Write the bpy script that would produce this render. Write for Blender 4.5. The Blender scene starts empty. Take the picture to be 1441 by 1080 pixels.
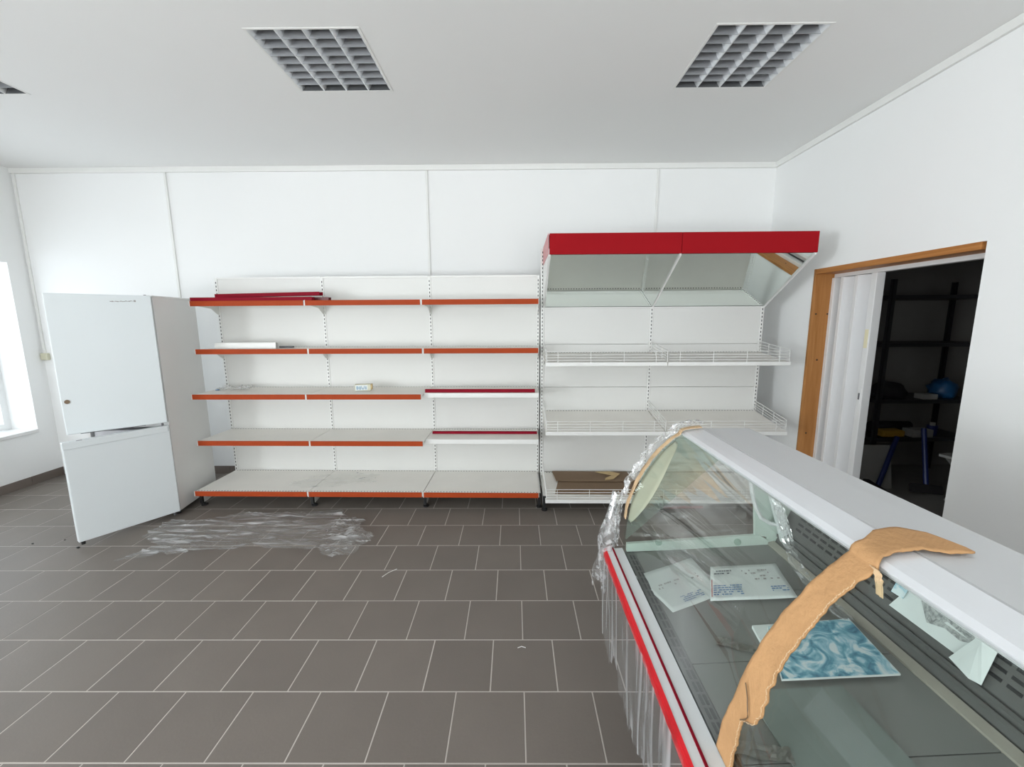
import bpy, bmesh, math, random
from mathutils import Vector, Matrix, noise
random.seed(7)
S = bpy.context.scene
COL = S.collection

# ------------------------------------------------------------------ camera
def cam_axes(p, y, r):
    cp, sp = math.cos(p), math.sin(p)
    f = Vector((0, cp, -sp)); u = Vector((0, sp, cp)); x = Vector((1, 0, 0))
    cr, sr = math.cos(r), math.sin(r)
    x, u = cr*x + sr*u, -sr*x + cr*u
    M = Matrix(((math.cos(y), math.sin(y), 0), (-math.sin(y), math.cos(y), 0), (0, 0, 1)))
    return M @ x, M @ f, M @ u
cd = bpy.data.cameras.new('camera'); cam = bpy.data.objects.new('camera', cd); COL.objects.link(cam)
ax, af, au = cam_axes(.1528, -.0065, -.0055)
m = Matrix((ax, au, -af)).transposed().to_4x4(); m.translation = Vector((0, 0, 1.625)); cam.matrix_world = m
cd.sensor_fit = 'HORIZONTAL'; cd.sensor_width = 36; cd.lens = 581.75/1441*36; cd.clip_start = .02
S.camera = cam

# ------------------------------------------------------------------ world, lights, exposure
w = bpy.data.worlds.new('sky'); S.world = w; w.use_nodes = True
bg = w.node_tree.nodes['Background']; bg.inputs[0].default_value = (.80, .90, 1, 1); bg.inputs[1].default_value = 1.6
S.view_settings.view_transform = 'Standard'; S.view_settings.look = 'None'; S.view_settings.gamma = 1
S.view_settings.use_curve_mapping = False
S.view_settings.exposure = 0.33
def area(name, loc, direction, sx, sy, power, col=(1, 1, 1), spread=180):
    d = bpy.data.lights.new(name, 'AREA'); d.shape = 'RECTANGLE'; d.size = sx; d.size_y = sy; d.energy = power; d.color = col
    d.spread = math.radians(spread)
    o = bpy.data.objects.new(name, d); COL.objects.link(o); o.location = loc
    o.rotation_euler = Vector(direction).to_track_quat('-Z', 'Y').to_euler()
    return o
# daylight through the windows this room has: two on the left, a shop front behind the camera
area('daylight_left_window', (-5.32, 3.2, 1.37), (1, 0, .1), 1.75, 1.6, 14, (.93, .97, 1))
area('daylight_left_window_near', (-5.32, -1.5, 1.37), (1, .1, .2), 1.75, 1.6, 235, (.93, .97, 1))
area('daylight_shop_front', (-2.5, -3.25, 1.35), (0, 1, .45), 3.4, 2.2, 70, (1, .985, .96))
area('daylight_shop_door', (1.3, -3.25, 1.3), (0, 1, .45), 1.9, 2.2, 52, (1, .985, .96))
cy = S.cycles
cy.max_bounces = 10; cy.diffuse_bounces = 6; cy.glossy_bounces = 5; cy.transmission_bounces = 6; cy.transparent_max_bounces = 24
cy.use_denoising = True; cy.caustics_reflective = False; cy.caustics_refractive = False

# ------------------------------------------------------------------ materials
def new_mat(name):
    mt = bpy.data.materials.new(name); mt.use_nodes = True
    nt = mt.node_tree; return mt, nt, nt.nodes['Principled BSDF']
def N(nt, t, **kw):
    n = nt.nodes.new(t)
    for k, v in kw.items(): setattr(n, k, v)
    return n
def mat(name, col, rough=.5, metal=0, var=.04, scale=6, bump=0, spec=.5, stretch=None, objrand=0, bscale=None):
    """procedural paint / plastic / metal: base colour with fine noise grain and optional relief"""
    mt, nt, b = new_mat(name); L = nt.links
    tc = N(nt, 'ShaderNodeNewGeometry'); mp = N(nt, 'ShaderNodeMapping')
    L.new(tc.outputs['Position'], mp.inputs[0])
    if stretch: mp.inputs['Scale'].default_value = stretch
    nz = N(nt, 'ShaderNodeTexNoise'); nz.inputs['Scale'].default_value = scale; nz.inputs['Detail'].default_value = 5
    L.new(mp.outputs[0], nz.inputs['Vector'])
    mx = N(nt, 'ShaderNodeMix', data_type='RGBA'); c = col
    mx.inputs['A'].default_value = (c[0]*(1-var), c[1]*(1-var), c[2]*(1-var), 1)
    mx.inputs['B'].default_value = (min(1, c[0]*(1+var)), min(1, c[1]*(1+var)), min(1, c[2]*(1+var)), 1)
    L.new(nz.outputs['Fac'], mx.inputs['Factor'])
    out = mx.outputs['Result']
    if objrand:
        oi = N(nt, 'ShaderNodeObjectInfo'); hs = N(nt, 'ShaderNodeHueSaturation')
        mr = N(nt, 'ShaderNodeMapRange'); mr.inputs['To Min'].default_value = 1-objrand; mr.inputs['To Max'].default_value = 1+objrand
        L.new(oi.outputs['Random'], mr.inputs['Value']); L.new(mr.outputs[0], hs.inputs['Value']); L.new(out, hs.inputs['Color'])
        out = hs.outputs[0]
    L.new(out, b.inputs['Base Color'])
    b.inputs['Roughness'].default_value = rough; b.inputs['Metallic'].default_value = metal
    b.inputs['Specular IOR Level'].default_value = spec
    if bump:
        bp = N(nt, 'ShaderNodeBump'); bp.inputs['Strength'].default_value = bump; bp.inputs['Distance'].default_value = .01
        nb = N(nt, 'ShaderNodeTexNoise'); nb.inputs['Scale'].default_value = bscale or scale*4; nb.inputs['Detail'].default_value = 4
        L.new(mp.outputs[0], nb.inputs['Vector']); L.new(nb.outputs['Fac'], bp.inputs['Height']); L.new(bp.outputs[0], b.inputs['Normal'])
    return mt
def film_mat(name, base=.10, streak=.55, scale=(4, 30, 30), tint=(.95, .96, .98), rough=.18, lo=.48, hi=.68):
    """clear crumpled foil: transparent, with whitish stretch streaks and a glossy skin"""
    mt, nt, b = new_mat(name); L = nt.links; nt.nodes.remove(b)
    out = nt.nodes['Material Output']
    tr = N(nt, 'ShaderNodeBsdfTransparent'); tr.inputs[0].default_value = (.97, .975, .97, 1)
    di = N(nt, 'ShaderNodeBsdfDiffuse'); di.inputs[0].default_value = (*tint, 1)
    tl = N(nt, 'ShaderNodeBsdfTranslucent'); tl.inputs[0].default_value = (*tint, 1)
    gl = N(nt, 'ShaderNodeBsdfGlossy'); gl.inputs['Roughness'].default_value = rough
    a1 = N(nt, 'ShaderNodeMixShader'); a1.inputs[0].default_value = .4; L.new(di.outputs[0], a1.inputs[1]); L.new(tl.outputs[0], a1.inputs[2])
    a2 = N(nt, 'ShaderNodeMixShader'); a2.inputs[0].default_value = .45; L.new(a1.outputs[0], a2.inputs[1]); L.new(gl.outputs[0], a2.inputs[2])
    g = N(nt, 'ShaderNodeTexCoord'); mp = N(nt, 'ShaderNodeMapping'); mp.inputs['Scale'].default_value = scale
    L.new(g.outputs['Object'], mp.inputs[0])
    nz = N(nt, 'ShaderNodeTexNoise'); nz.inputs['Scale'].default_value = 1; nz.inputs['Detail'].default_value = 6; nz.inputs['Distortion'].default_value = .6
    L.new(mp.outputs[0], nz.inputs['Vector'])
    mr = N(nt, 'ShaderNodeMapRange'); mr.inputs['From Min'].default_value = lo; mr.inputs['From Max'].default_value = hi
    mr.inputs['To Min'].default_value = base; mr.inputs['To Max'].default_value = streak
    L.new(nz.outputs['Fac'], mr.inputs['Value'])
    fin = N(nt, 'ShaderNodeMixShader'); L.new(mr.outputs[0], fin.inputs[0]); L.new(tr.outputs[0], fin.inputs[1]); L.new(a2.outputs[0], fin.inputs[2])
    L.new(fin.outputs[0], out.inputs['Surface'])
    return mt
def glass_mat(name, tint, f0=.04, rough=0, haze=0):
    mt, nt, b = new_mat(name); L = nt.links; nt.nodes.remove(b); out = nt.nodes['Material Output']
    tr = N(nt, 'ShaderNodeBsdfTransparent'); tr.inputs[0].default_value = (*tint, 1)
    gl = N(nt, 'ShaderNodeBsdfGlossy'); gl.inputs['Roughness'].default_value = rough
    lw = N(nt, 'ShaderNodeLayerWeight'); lw.inputs[0].default_value = .5
    pw = N(nt, 'ShaderNodeMath', operation='POWER'); pw.inputs[1].default_value = 5; L.new(lw.outputs['Facing'], pw.inputs[0])
    ma = N(nt, 'ShaderNodeMath', operation='MULTIPLY_ADD'); ma.inputs[1].default_value = .42; ma.inputs[2].default_value = f0*.32; L.new(pw.outputs[0], ma.inputs[0])
    mx = N(nt, 'ShaderNodeMixShader'); L.new(ma.outputs[0], mx.inputs[0])
    src = tr.outputs[0]
    if haze:
        di = N(nt, 'ShaderNodeBsdfDiffuse'); di.inputs[0].default_value = (.7, .75, .72, 1)
        hz = N(nt, 'ShaderNodeMixShader'); hz.inputs[0].default_value = haze; L.new(src, hz.inputs[1]); L.new(di.outputs[0], hz.inputs[2]); src = hz.outputs[0]
    L.new(src, mx.inputs[1]); L.new(gl.outputs[0], mx.inputs[2]); L.new(mx.outputs[0], out.inputs['Surface'])
    return mt
def wood_mat(name, c0, c1, axis_scale, knots=True):
    mt, nt, b = new_mat(name); L = nt.links
    g = N(nt, 'ShaderNodeNewGeometry'); mp = N(nt, 'ShaderNodeMapping'); mp.inputs['Scale'].default_value = axis_scale
    L.new(g.outputs['Position'], mp.inputs[0])
    nz = N(nt, 'ShaderNodeTexNoise'); nz.inputs['Scale'].default_value = 1; nz.inputs['Detail'].default_value = 6; nz.inputs['Distortion'].default_value = 1.2
    L.new(mp.outputs[0], nz.inputs['Vector'])
    cr = N(nt, 'ShaderNodeValToRGB'); cr.color_ramp.elements[0].position = .3; cr.color_ramp.elements[0].color = (*c0, 1)
    cr.color_ramp.elements[1].position = .7; cr.color_ramp.elements[1].color = (*c1, 1)
    L.new(nz.outputs['Fac'], cr.inputs[0]); L.new(cr.outputs[0], b.inputs['Base Color']); b.inputs['Roughness'].default_value = .5; b.inputs['Specular IOR Level'].default_value = .2
    return mt
def print_mat(name, stops, scale=9, dist=2.0, rough=.35):
    mt, nt, b = new_mat(name); L = nt.links
    g = N(nt, 'ShaderNodeTexCoord')
    nz = N(nt, 'ShaderNodeTexNoise'); nz.inputs['Scale'].default_value = scale; nz.inputs['Detail'].default_value = 7; nz.inputs['Distortion'].default_value = dist
    L.new(g.outputs['Object'], nz.inputs['Vector'])
    cr = N(nt, 'ShaderNodeValToRGB'); e = cr.color_ramp.elements
    e[0].position, e[0].color = stops[0][0], (*stops[0][1], 1); e[1].position, e[1].color = stops[1][0], (*stops[1][1], 1)
    for p, c in stops[2:]:
        k = e.new(p); k.color = (*c, 1)
    L.new(nz.outputs['Fac'], cr.inputs[0]); L.new(cr.outputs[0], b.inputs['Base Color']); b.inputs['Roughness'].default_value = rough
    return mt

M = {}
M['wall'] = mat('wall_paint', (.86, .865, .86), .75, var=.015, scale=1.5, bump=.04, bscale=60, spec=.25)
M['ceil'] = mat('ceiling_paint', (.84, .84, .83), .85, var=.012, scale=1.2, spec=.2)
M['trimw'] = mat('trim_white', (.80, .80, .78), .5)
M['tile'] = mat('floor_tile', (.178, .155, .136), .45, var=.10, scale=3.5, bump=.05, bscale=90, objrand=.05, spec=.3)
M['grout'] = mat('grout', (.50, .46, .42), .9)
M['basetile'] = mat('skirting_tile', (.17, .14, .12), .45, var=.1, objrand=.08)
M['steel_w'] = mat('white_powder_coat', (.80, .80, .78), .38, var=.015)
M['shelf_w'] = mat('shelf_top_coat', (.82, .80, .76), .42, var=.05, scale=5)
M['panel_w'] = mat('back_panel_coat', (.71, .71, .69), .45, var=.015, scale=3)
M['slot'] = mat('slot_dark', (.045, .045, .05), .7)
M['black'] = mat('black_steel', (.012, .012, .013), .4)
M['orange'] = mat('orange_strip', (.385, .060, .018), .5, var=.07, scale=9, spec=.08)
M['red'] = mat('red_board', (.32, .008, .013), .55, var=.06, scale=3, spec=.05)
M['red_sheen'] = mat('red_side_sheen', (.55, .16, .17), .35, var=.08)  # pinker than the board: sheen at grazing view put into the colour
M['redstrip'] = mat('red_strip', (.24, .007, .020), .5, var=.1, spec=.06)
M['redrail'] = mat('red_bumper', (.60, .015, .022), .35, var=.03, spec=.25)
M['dark_red'] = mat('dark_red_strip', (.12, .015, .02), .4)
M['fridge'] = mat('fridge_enamel', (.72, .765, .78), .30, var=.01, spec=.18)
M['fridge_side'] = mat('fridge_side', (.80, .80, .79), .35, var=.015)
M['fridge_in'] = mat('fridge_liner', (.75, .76, .78), .3)
M['gasket'] = mat('gasket_grey', (.16, .16, .17), .6)
M['drawer'] = mat('drawer_plastic', (.62, .63, .66), .2)
M['brown'] = mat('brown_plug', (.16, .10, .05), .4)
M['print_grey'] = mat('print_grey', (.35, .34, .33), .5)
M['print_dark'] = mat('print_dark', (.10, .11, .13), .6)
M['print_blue'] = mat('print_blue', (.10, .22, .42), .6)
M['print_soft'] = mat('print_soft_blue', (.30, .42, .52), .6, var=.3, scale=200)
M['print_red'] = mat('print_red', (.55, .2, .2), .6)
M['wood'] = wood_mat('pine_lining', (.34, .14, .038), (.47, .22, .075), (22, 22, 1.4))
M['wood_h'] = wood_mat('pine_lintel', (.36, .14, .036), (.50, .22, .07), (22, 1.4, 22))
M['knot'] = mat('pine_knot', (.05, .022, .01), .5)
M['pvc'] = mat('white_pvc', (.78, .78, .78), .35, var=.02)
M['pvc_shade'] = mat('shaded_pvc_leaf', (.70, .70, .71), .4, var=.02)  # shading of the folded leaves put into a darker copy of the pvc
M['label'] = mat('cream_label', (.80, .74, .52), .5)
M['sock'] = mat('cream_plastic', (.62, .60, .46), .4)
M['alu'] = mat('louvre_aluminium', (.78, .80, .81), .38, metal=.6, var=.03)
M['alu_shade'] = mat('shaded_louvre_aluminium', (.42, .43, .45), .4, metal=.6, var=.03)  # shading of the cross blades put into a darker aluminium
M['tray'] = mat('lamp_tray', (.12, .125, .13), .45, metal=.3)
M['tube'] = mat('lamp_tube', (.75, .76, .76), .3)
M['canopy'] = mat('canopy_silver', (.56, .57, .58), .45, metal=.1, var=.02, scale=4)
M['fascia'] = mat('canopy_fascia_silver', (.80, .82, .85), .32, metal=.35, var=.02, scale=4)
M['case_w'] = mat('case_white', (.72, .74, .75), .3, var=.015)
M['case_g'] = mat('case_panel_grey', (.20, .20, .20), .5)
M['deck'] = mat('deck_grey', (.22, .222, .21), .42, var=.05, scale=6)
M['deckd'] = mat('inner_back_grey', (.105, .105, .10), .4)
M['beige'] = mat('beige_edge', (.36, .34, .29), .4)
M['seal'] = mat('olive_seal', (.56, .56, .45), .6)
M['pale'] = mat('pale_green_frame', (.58, .68, .62), .3)
M['glass'] = glass_mat('case_glass', (.94, .962, .948), f0=.05)
M['glass_end'] = glass_mat('end_glass', (.86, .92, .88), f0=.05, haze=.10)
M['sheet'] = glass_mat('clear_sheet', (.86, .92, .89), f0=.04, haze=.10)
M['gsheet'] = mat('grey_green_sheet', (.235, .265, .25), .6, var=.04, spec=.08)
M['wglass'] = glass_mat('window_glass', (.97, .98, .98), f0=.04)
M['card'] = mat('cardboard', (.50, .285, .135), .8, var=.14, scale=18, bump=.35, bscale=70, spec=.15)
_nt = M['card'].node_tree; _bp = [n for n in _nt.nodes if n.type == 'BUMP'][0]; _old = _bp.inputs['Height'].links[0].from_socket
_wv = _nt.nodes.new('ShaderNodeTexWave'); _wv.inputs['Scale'].default_value = 46; _wv.inputs['Distortion'].default_value = .6
_mpw = _nt.nodes.new('ShaderNodeMapping'); _mpw.inputs['Rotation'].default_value = (.3, .5, .95)
_gw = _nt.nodes.new('ShaderNodeNewGeometry'); _nt.links.new(_gw.outputs['Position'], _mpw.inputs[0]); _nt.links.new(_mpw.outputs[0], _wv.inputs['Vector'])
_mw = _nt.nodes.new('ShaderNodeMath'); _mw.operation = 'MULTIPLY_ADD'; _mw.inputs[1].default_value = .07
_nt.links.new(_wv.outputs['Fac'], _mw.inputs[0]); _nt.links.new(_old, _mw.inputs[2]); _nt.links.new(_mw.outputs[0], _bp.inputs['Height'])
M['card_in'] = mat('cardboard_torn', (.64, .45, .27), .9, var=.15, scale=40, bump=.4)
M['card_d'] = mat('cardboard_flat', (.215, .145, .09), .8, var=.08, scale=10)
M['tape'] = mat('torn_tape', (.55, .40, .20), .6, var=.2, scale=30)
M['paper'] = mat('paper', (.74, .78, .77), .7, var=.02, scale=20)
M['film'] = film_mat('floor_foil', .12, .50, (4, 46, 10), lo=.42, hi=.70, rough=.4)
M['film_b'] = film_mat('shelf_foil', .03, .45, (7, 22, 8), lo=.5, hi=.68)
M['film_s'] = film_mat('scrunched_foil', .16, .85, (30, 30, 30), lo=.45, hi=.62, rough=.12)
M['film_h'] = film_mat('hanging_foil', .13, .72, (10, 26, 1.6), lo=.47, hi=.68, rough=.3)
M['film_e'] = film_mat('end_foil', .07, .60, (3, 1, 26), lo=.46, hi=.68)
M['mag'] = print_mat('blue_print', [(.30, (.03, .13, .22)), (.44, (.13, .36, .48)), (.53, (.36, .60, .70)), (.61, (.72, .80, .82))], 15)
M['maplet'] = print_mat('grey_print', [(.35, (.22, .23, .23)), (.6, (.5, .52, .51))], 60)
M['white_frame'] = mat('window_pvc', (.82, .83, .83), .3)
M['sill'] = mat('sill_white', (.78, .78, .77), .35)
M['store_wall'] = mat('store_wall', (.28, .265, .25), .9, var=.2, scale=3)  # darkness of the unlit room put into the wall and floor colour
M['rackm'] = mat('rack_steel', (.035, .035, .037), .45)
M['bluebag'] = mat('blue_bag', (.02, .12, .30), .4, var=.3, scale=20)
M['yellow'] = mat('yellow_pack', (.45, .26, .03), .5, var=.1)
M['bluep'] = mat('blue_plastic', (.015, .03, .16), .4)
M['offwhite'] = mat('off_white', (.45, .45, .43), .6)
M['darkcloth'] = mat('dark_cloth', (.03, .028, .03), .9, var=.3, scale=15)
M['redp'] = mat('red_plastic', (.30, .03, .02), .5)
M['mirror'], _nt, _b = new_mat('mirror_silver')
_b.inputs['Metallic'].default_value = 1; _b.inputs['Roughness'].default_value = .02; _b.inputs['Base Color'].default_value = (.80, .86, .82, 1)
M['red_edge'] = mat('bumper_highlight', (.75, .10, .05), .3)

# ------------------------------------------------------------------ mesh helpers
class MB:
    def __init__(s): s.bm = bmesh.new()
    def box(s, x0, x1, y0, y1, z0, z1, mi=0, bev=0, M4=None):
        vs = [s.bm.verts.new(Vector(p)) for p in ((x0,y0,z0),(x1,y0,z0),(x1,y1,z0),(x0,y1,z0),(x0,y0,z1),(x1,y0,z1),(x1,y1,z1),(x0,y1,z1))]
        if M4:
            for v in vs: v.co = M4 @ v.co
        fs = [s.bm.faces.new([vs[i] for i in q]) for q in ((3,2,1,0),(4,5,6,7),(0,1,5,4),(1,2,6,5),(2,3,7,6),(3,0,4,7))]
        for f in fs: f.material_index = mi
        if bev:
            es = list({e for f in fs for e in f.edges})
            bmesh.ops.bevel(s.bm, geom=es, offset=bev, segments=2, profile=.5, affect='EDGES', clamp_overlap=True)
        return s
    def prism(s, poly, a0, a1, axis='y', mi=0):
        """extrude a closed polygon; axis y: poly=(x,z); x: poly=(y,z); z: poly=(x,y)"""
        def P(u, v, a): return Vector((u, a, v)) if axis == 'y' else Vector((a, u, v)) if axis == 'x' else Vector((u, v, a))
        A = [s.bm.verts.new(P(u, v, a0)) for u, v in poly]; B = [s.bm.verts.new(P(u, v, a1)) for u, v in poly]
        n = len(poly); fs = [s.bm.faces.new(A[::-1]), s.bm.faces.new(B)]
        for i in range(n): fs.append(s.bm.faces.new((A[i], A[(i+1) % n], B[(i+1) % n], B[i])))
        for f in fs: f.material_index = mi
        return s
    def tube(s, pts, r, n=6, mi=0, cap=True):
        pts = [Vector(p) for p in pts]; rings = []
        for i, p in enumerate(pts):
            d = (pts[min(i+1, len(pts)-1)] - pts[max(i-1, 0)]).normalized()
            a = d.cross(Vector((0, 0, 1)) if abs(d.z) < .9 else Vector((1, 0, 0))).normalized(); b = d.cross(a)
            rings.append([s.bm.verts.new(p + r*(math.cos(2*math.pi*k/n)*a + math.sin(2*math.pi*k/n)*b)) for k in range(n)])
        for A, B in zip(rings, rings[1:]):
            for k in range(n): s.bm.faces.new((A[k], A[(k+1) % n], B[(k+1) % n], B[k])).material_index = mi
        if cap:
            s.bm.faces.new(rings[0][::-1]).material_index = mi; s.bm.faces.new(rings[-1]).material_index = mi
        return s
    def cyl(s, c, r, h, n=14, axis='z', mi=0):
        c = Vector(c); d = {'x': Vector((1,0,0)), 'y': Vector((0,1,0)), 'z': Vector((0,0,1))}[axis]
        return s.tube([c, c+d*h], r, n, mi)
    def grid(s, fn, nu, nv, keep=None, mi=0):
        V = [[s.bm.verts.new(fn(i/nu, j/nv)) for j in range(nv+1)] for i in range(nu+1)]
        for i in range(nu):
            for j in range(nv):
                if keep and not keep((i+.5)/nu, (j+.5)/nv): continue
                s.bm.faces.new((V[i][j], V[i+1][j], V[i+1][j+1], V[i][j+1])).material_index = mi
        bmesh.ops.delete(s.bm, geom=[v for v in s.bm.verts if not v.link_faces], context='VERTS')
        return s
    def thick(s, t):
        bmesh.ops.recalc_face_normals(s.bm, faces=s.bm.faces)
        bmesh.ops.solidify(s.bm, geom=list(s.bm.faces), thickness=t); return s
    def build(s, name, mats, parent=None, smooth=False, loc=None):
        bmesh.ops.recalc_face_normals(s.bm, faces=s.bm.faces)
        me = bpy.data.meshes.new(name); s.bm.to_mesh(me); s.bm.free()
        for mm in (mats if isinstance(mats, (list, tuple)) else [mats]): me.materials.append(M[mm])
        if smooth:
            for p in me.polygons: p.use_smooth = True
        o = bpy.data.objects.new(name, me); COL.objects.link(o)
        if parent: o.parent = parent
        if loc: o.location = loc
        return o
def box(name, mt, x0, x1, y0, y1, z0, z1, parent=None, bev=0):
    return MB().box(x0, x1, y0, y1, z0, z1, bev=bev).build(name, mt, parent)
def tag(o, label=None, cat=None, group=None, kind=None):
    if label: o['label'] = label
    if cat: o['category'] = cat
    if group: o['group'] = group
    if kind: o['kind'] = kind
    return o
def empty(name, loc, rz=0, label=None, cat=None, group=None, kind=None):
    o = bpy.data.objects.new(name, None); COL.objects.link(o); o.location = loc; o.rotation_euler = (0, 0, rz); o.empty_display_size = .1
    return tag(o, label, cat, group, kind)
def inst(src, name, parent, loc, rot=None, scale=None):
    o = src.copy(); o.name = name; COL.objects.link(o); o.parent = parent; o.location = loc
    if rot: o.rotation_euler = rot
    if scale: o.scale = scale
    return o
def nz3(x, y, z=0): return noise.noise(Vector((x, y, z)))

# ================================================================== SETTING
XL, XR, YB, YF, HC = -4.89, 2.528, 4.258, -3.0, 3.105
fl = tag(MB().box(XL-.3, XR+.2, YF-.2, YB+.2, -.12, -.0012).build('floor', 'grout'), 'grey brown tiled floor in staggered rows with pale joints', 'floor', kind='structure')
T = .30; g_ = .0052
tm = MB().box(-T/2+g_/2, T/2-g_/2, -T/2+g_/2, T/2-g_/2, -.008, 0, bev=.0012)
tile0 = None
far = MB()
row = 0
y0 = 3.3985
rows = range(-3, 22)
for k in rows:
    yt = y0 - k*T
    if yt - T < YF or yt - T > YB: continue
    ya, yb = yt - T, min(yt, YB)
    off = -.5648 + (0 if k % 2 == 0 else .15)
    i0 = math.floor((XL-off)/T); i1 = math.ceil((XR-off)/T)
    for i in range(i0, i1):
        xa, xb = max(off+i*T, XL), min(off+(i+1)*T, XR)
        if xb-xa < .02: continue
        cx, cyy = (xa+xb)/2, (ya+yb)/2
        full = xb-xa > T-.001 and yb-ya > T-.001
        vis = cyy > 1.0 and cx < .95 and not (cx < -1.9-(cyy-1.0)*1.35)
        if full and vis:
            if tile0 is None: o = tile0 = tm.build('tile', 'tile', fl)
            else: o = inst(tile0, 'tile', fl, (0, 0, 0))
            o.location = (cx, cyy, random.uniform(-.0006, 0))
        else:
            far.box(xa+g_/2, xb-g_/2, ya+g_/2, yb-g_/2, -.008, -.0004)
tag(far.build('tile_field', 'tile', fl), kind='stuff')

tag(box('ceiling', 'ceil', XL-.3, XR+.2, YF-.2, YB+.2, HC, HC+.15), 'flat white ceiling over the whole shop', 'ceiling', kind='structure')
tag(box('wall_back', 'wall', XL-.3, XR+.2, YB, YB+.2, 0, HC), 'white back wall behind the shelving units', 'wall', kind='structure')
def wall_holes(name, plane, thick, a0, a1, z0, z1, holes, axis, mt='wall'):
    """wall with rectangular openings, as one mesh; plane..plane+thick across, a along"""
    b = MB(); p0, p1 = min(plane, plane+thick), max(plane, plane+thick)
    def put(aa, ab, za, zb):
        if ab-aa < 1e-4 or zb-za < 1e-4: return
        if axis == 'x': b.box(p0, p1, aa, ab, za, zb)
        else: b.box(aa, ab, p0, p1, za, zb)
    cur = a0
    for (h0, h1, hz0, hz1) in sorted(holes):
        put(cur, h0, z0, z1); put(h0, h1, z0, hz0); put(h0, h1, hz1, z1); cur = h1
    put(cur, a1, z0, z1)
    return b.build(name, mt)
tag(wall_holes('wall_left', XL, -.36, YF-.2, YB+.2, 0, HC, [(-2.4, -.6, .53, 2.2), (2.3, 4.09, .53, 2.2)], 'x'), 'white left wall with a deep window recess', 'wall', kind='structure')
DY0, DY1, DZ = 2.313, 3.592, 2.03
tag(wall_holes('wall_right', XR, .26, YF-.2, YB+.2, 0, HC, [(DY0, DY1, 0, DZ)], 'x'), 'white right wall with the storeroom doorway', 'wall', kind='structure')
tag(wall_holes('wall_front', YF, -.2, XL-.3, XR+.2, 0, HC, [(-4.3, -.75, .25, 2.5), (.3, 2.3, .02, 2.5)], 'y'), 'white front wall with the shop windows behind the viewer', 'wall', kind='structure')

# windows
def window(idx, x_pl, a0, a1, z0, z1, axis, nm, label, sill=True):
    root = empty(f'window_{idx}', (0, 0, 0), 0, label, 'window', kind='structure')
    fr = MB(); f = .06
    def bx(b, aa, ab, za, zb, d0, d1):
        if axis == 'x': b.box(x_pl+d0, x_pl+d1, aa, ab, za, zb)
        else: b.box(aa, ab, x_pl+d0, x_pl+d1, za, zb)
    for nme, (aa, ab, za, zb) in {'side_frame': (a0, a0+f, z0, z1), 'side_frame ': (a1-f, a1, z0, z1), 'bottom_frame': (a0+f, a1-f, z0, z0+f), 'top_frame': (a0+f, a1-f, z1-f, z1)}.items():
        b = MB(); bx(b, aa, ab, za, zb, -.035, .035); b.build(nme.strip(), 'white_frame', root)
    for k in range(1, nm):
        mm = a0+(a1-a0)*k/nm; b = MB(); bx(b, mm-.045, mm+.045, z0+f, z1-f, -.032, .032); b.build('mullion', 'white_frame', root)
    for k in range(nm):
        pa = a0+(a1-a0)*k/nm+.05; pb = a0+(a1-a0)*(k+1)/nm-.05
        b = MB(); bx(b, pa, pb, z0+f, z1-f, -.003, .003); b.build('pane', 'wglass', root)
    return root
W1 = window(1, -5.19, 2.3, 4.09, .55, 2.2, 'x', 2, 'white framed window deep in the left wall')
MB().box(-5.155, -4.875, 2.3, 4.09, .515, .548, bev=.004).build('sill', 'sill', W1)
W2 = window(2, -5.19, -2.4, -.6, .55, 2.2, 'x', 2, 'second white framed window in the left wall, nearer the viewer')
MB().box(-5.155, -4.875, -2.4, -.6, .515, .548, bev=.004).build('sill', 'sill', W2)
window(3, -3.1, -4.3, -.75, .25, 2.5, 'y', 4, 'wide shop window behind the viewer')
window(4, -3.1, .3, 2.3, .02, 2.5, 'y', 2, 'glazed shop entrance behind the viewer')

# cornice trims, vertical cover strips
tag(MB().box(XL, XR, YB-.022, YB, 3.055, HC, bev=.003).build('trim_1', 'trimw'), 'slim white cornice strip along the back wall', 'trim', kind='structure')
tag(MB().box(XR-.022, XR, YF, YB-.022, 3.055, HC, bev=.003).build('trim_2', 'trimw'), 'slim white cornice strip along the right wall', 'trim', kind='structure')
for n, (x, z0, lb) in enumerate([(-3.385, .09, 'white vertical cover strip above the refrigerator'), (-.844, .09, 'white vertical cover strip above the orange edged shelves'),
                              (1.39, .09, 'white vertical cover strip above the red canopy'), (-4.862, 1.30, 'white cable duct down the left corner to the outlet')]):
    tag(MB().box(x-.011, x+.011, YB-.013, YB, z0, 3.055, bev=.003).build(f'trim_{n+3}', 'trimw'), lb, 'trim', kind='structure')
# skirting
sk = empty('baseboard_left', (0, 0, 0), 0, 'grey brown tile skirting along the left wall', 'baseboard', kind='structure')
bt = None
for k in range(24):
    y = YB-.155-k*.3
    if y < YF: break
    if bt is None: bt = MB().box(0, .010, -.1485, .1485, 0, .085, bev=.0015).build('skirting_tile', 'basetile', sk, loc=(XL, y, 0))
    else: inst(bt, 'skirting_tile', sk, (XL, y, 0))
sk2 = empty('baseboard_back', (0, 0, 0), 0, 'grey brown tile skirting along the back wall', 'baseboard', kind='structure')
for k in range(24):
    inst(bt, 'skirting_tile', sk2, (XL+.165+k*.3, YB, 0), (0, 0, -math.pi/2))

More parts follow.
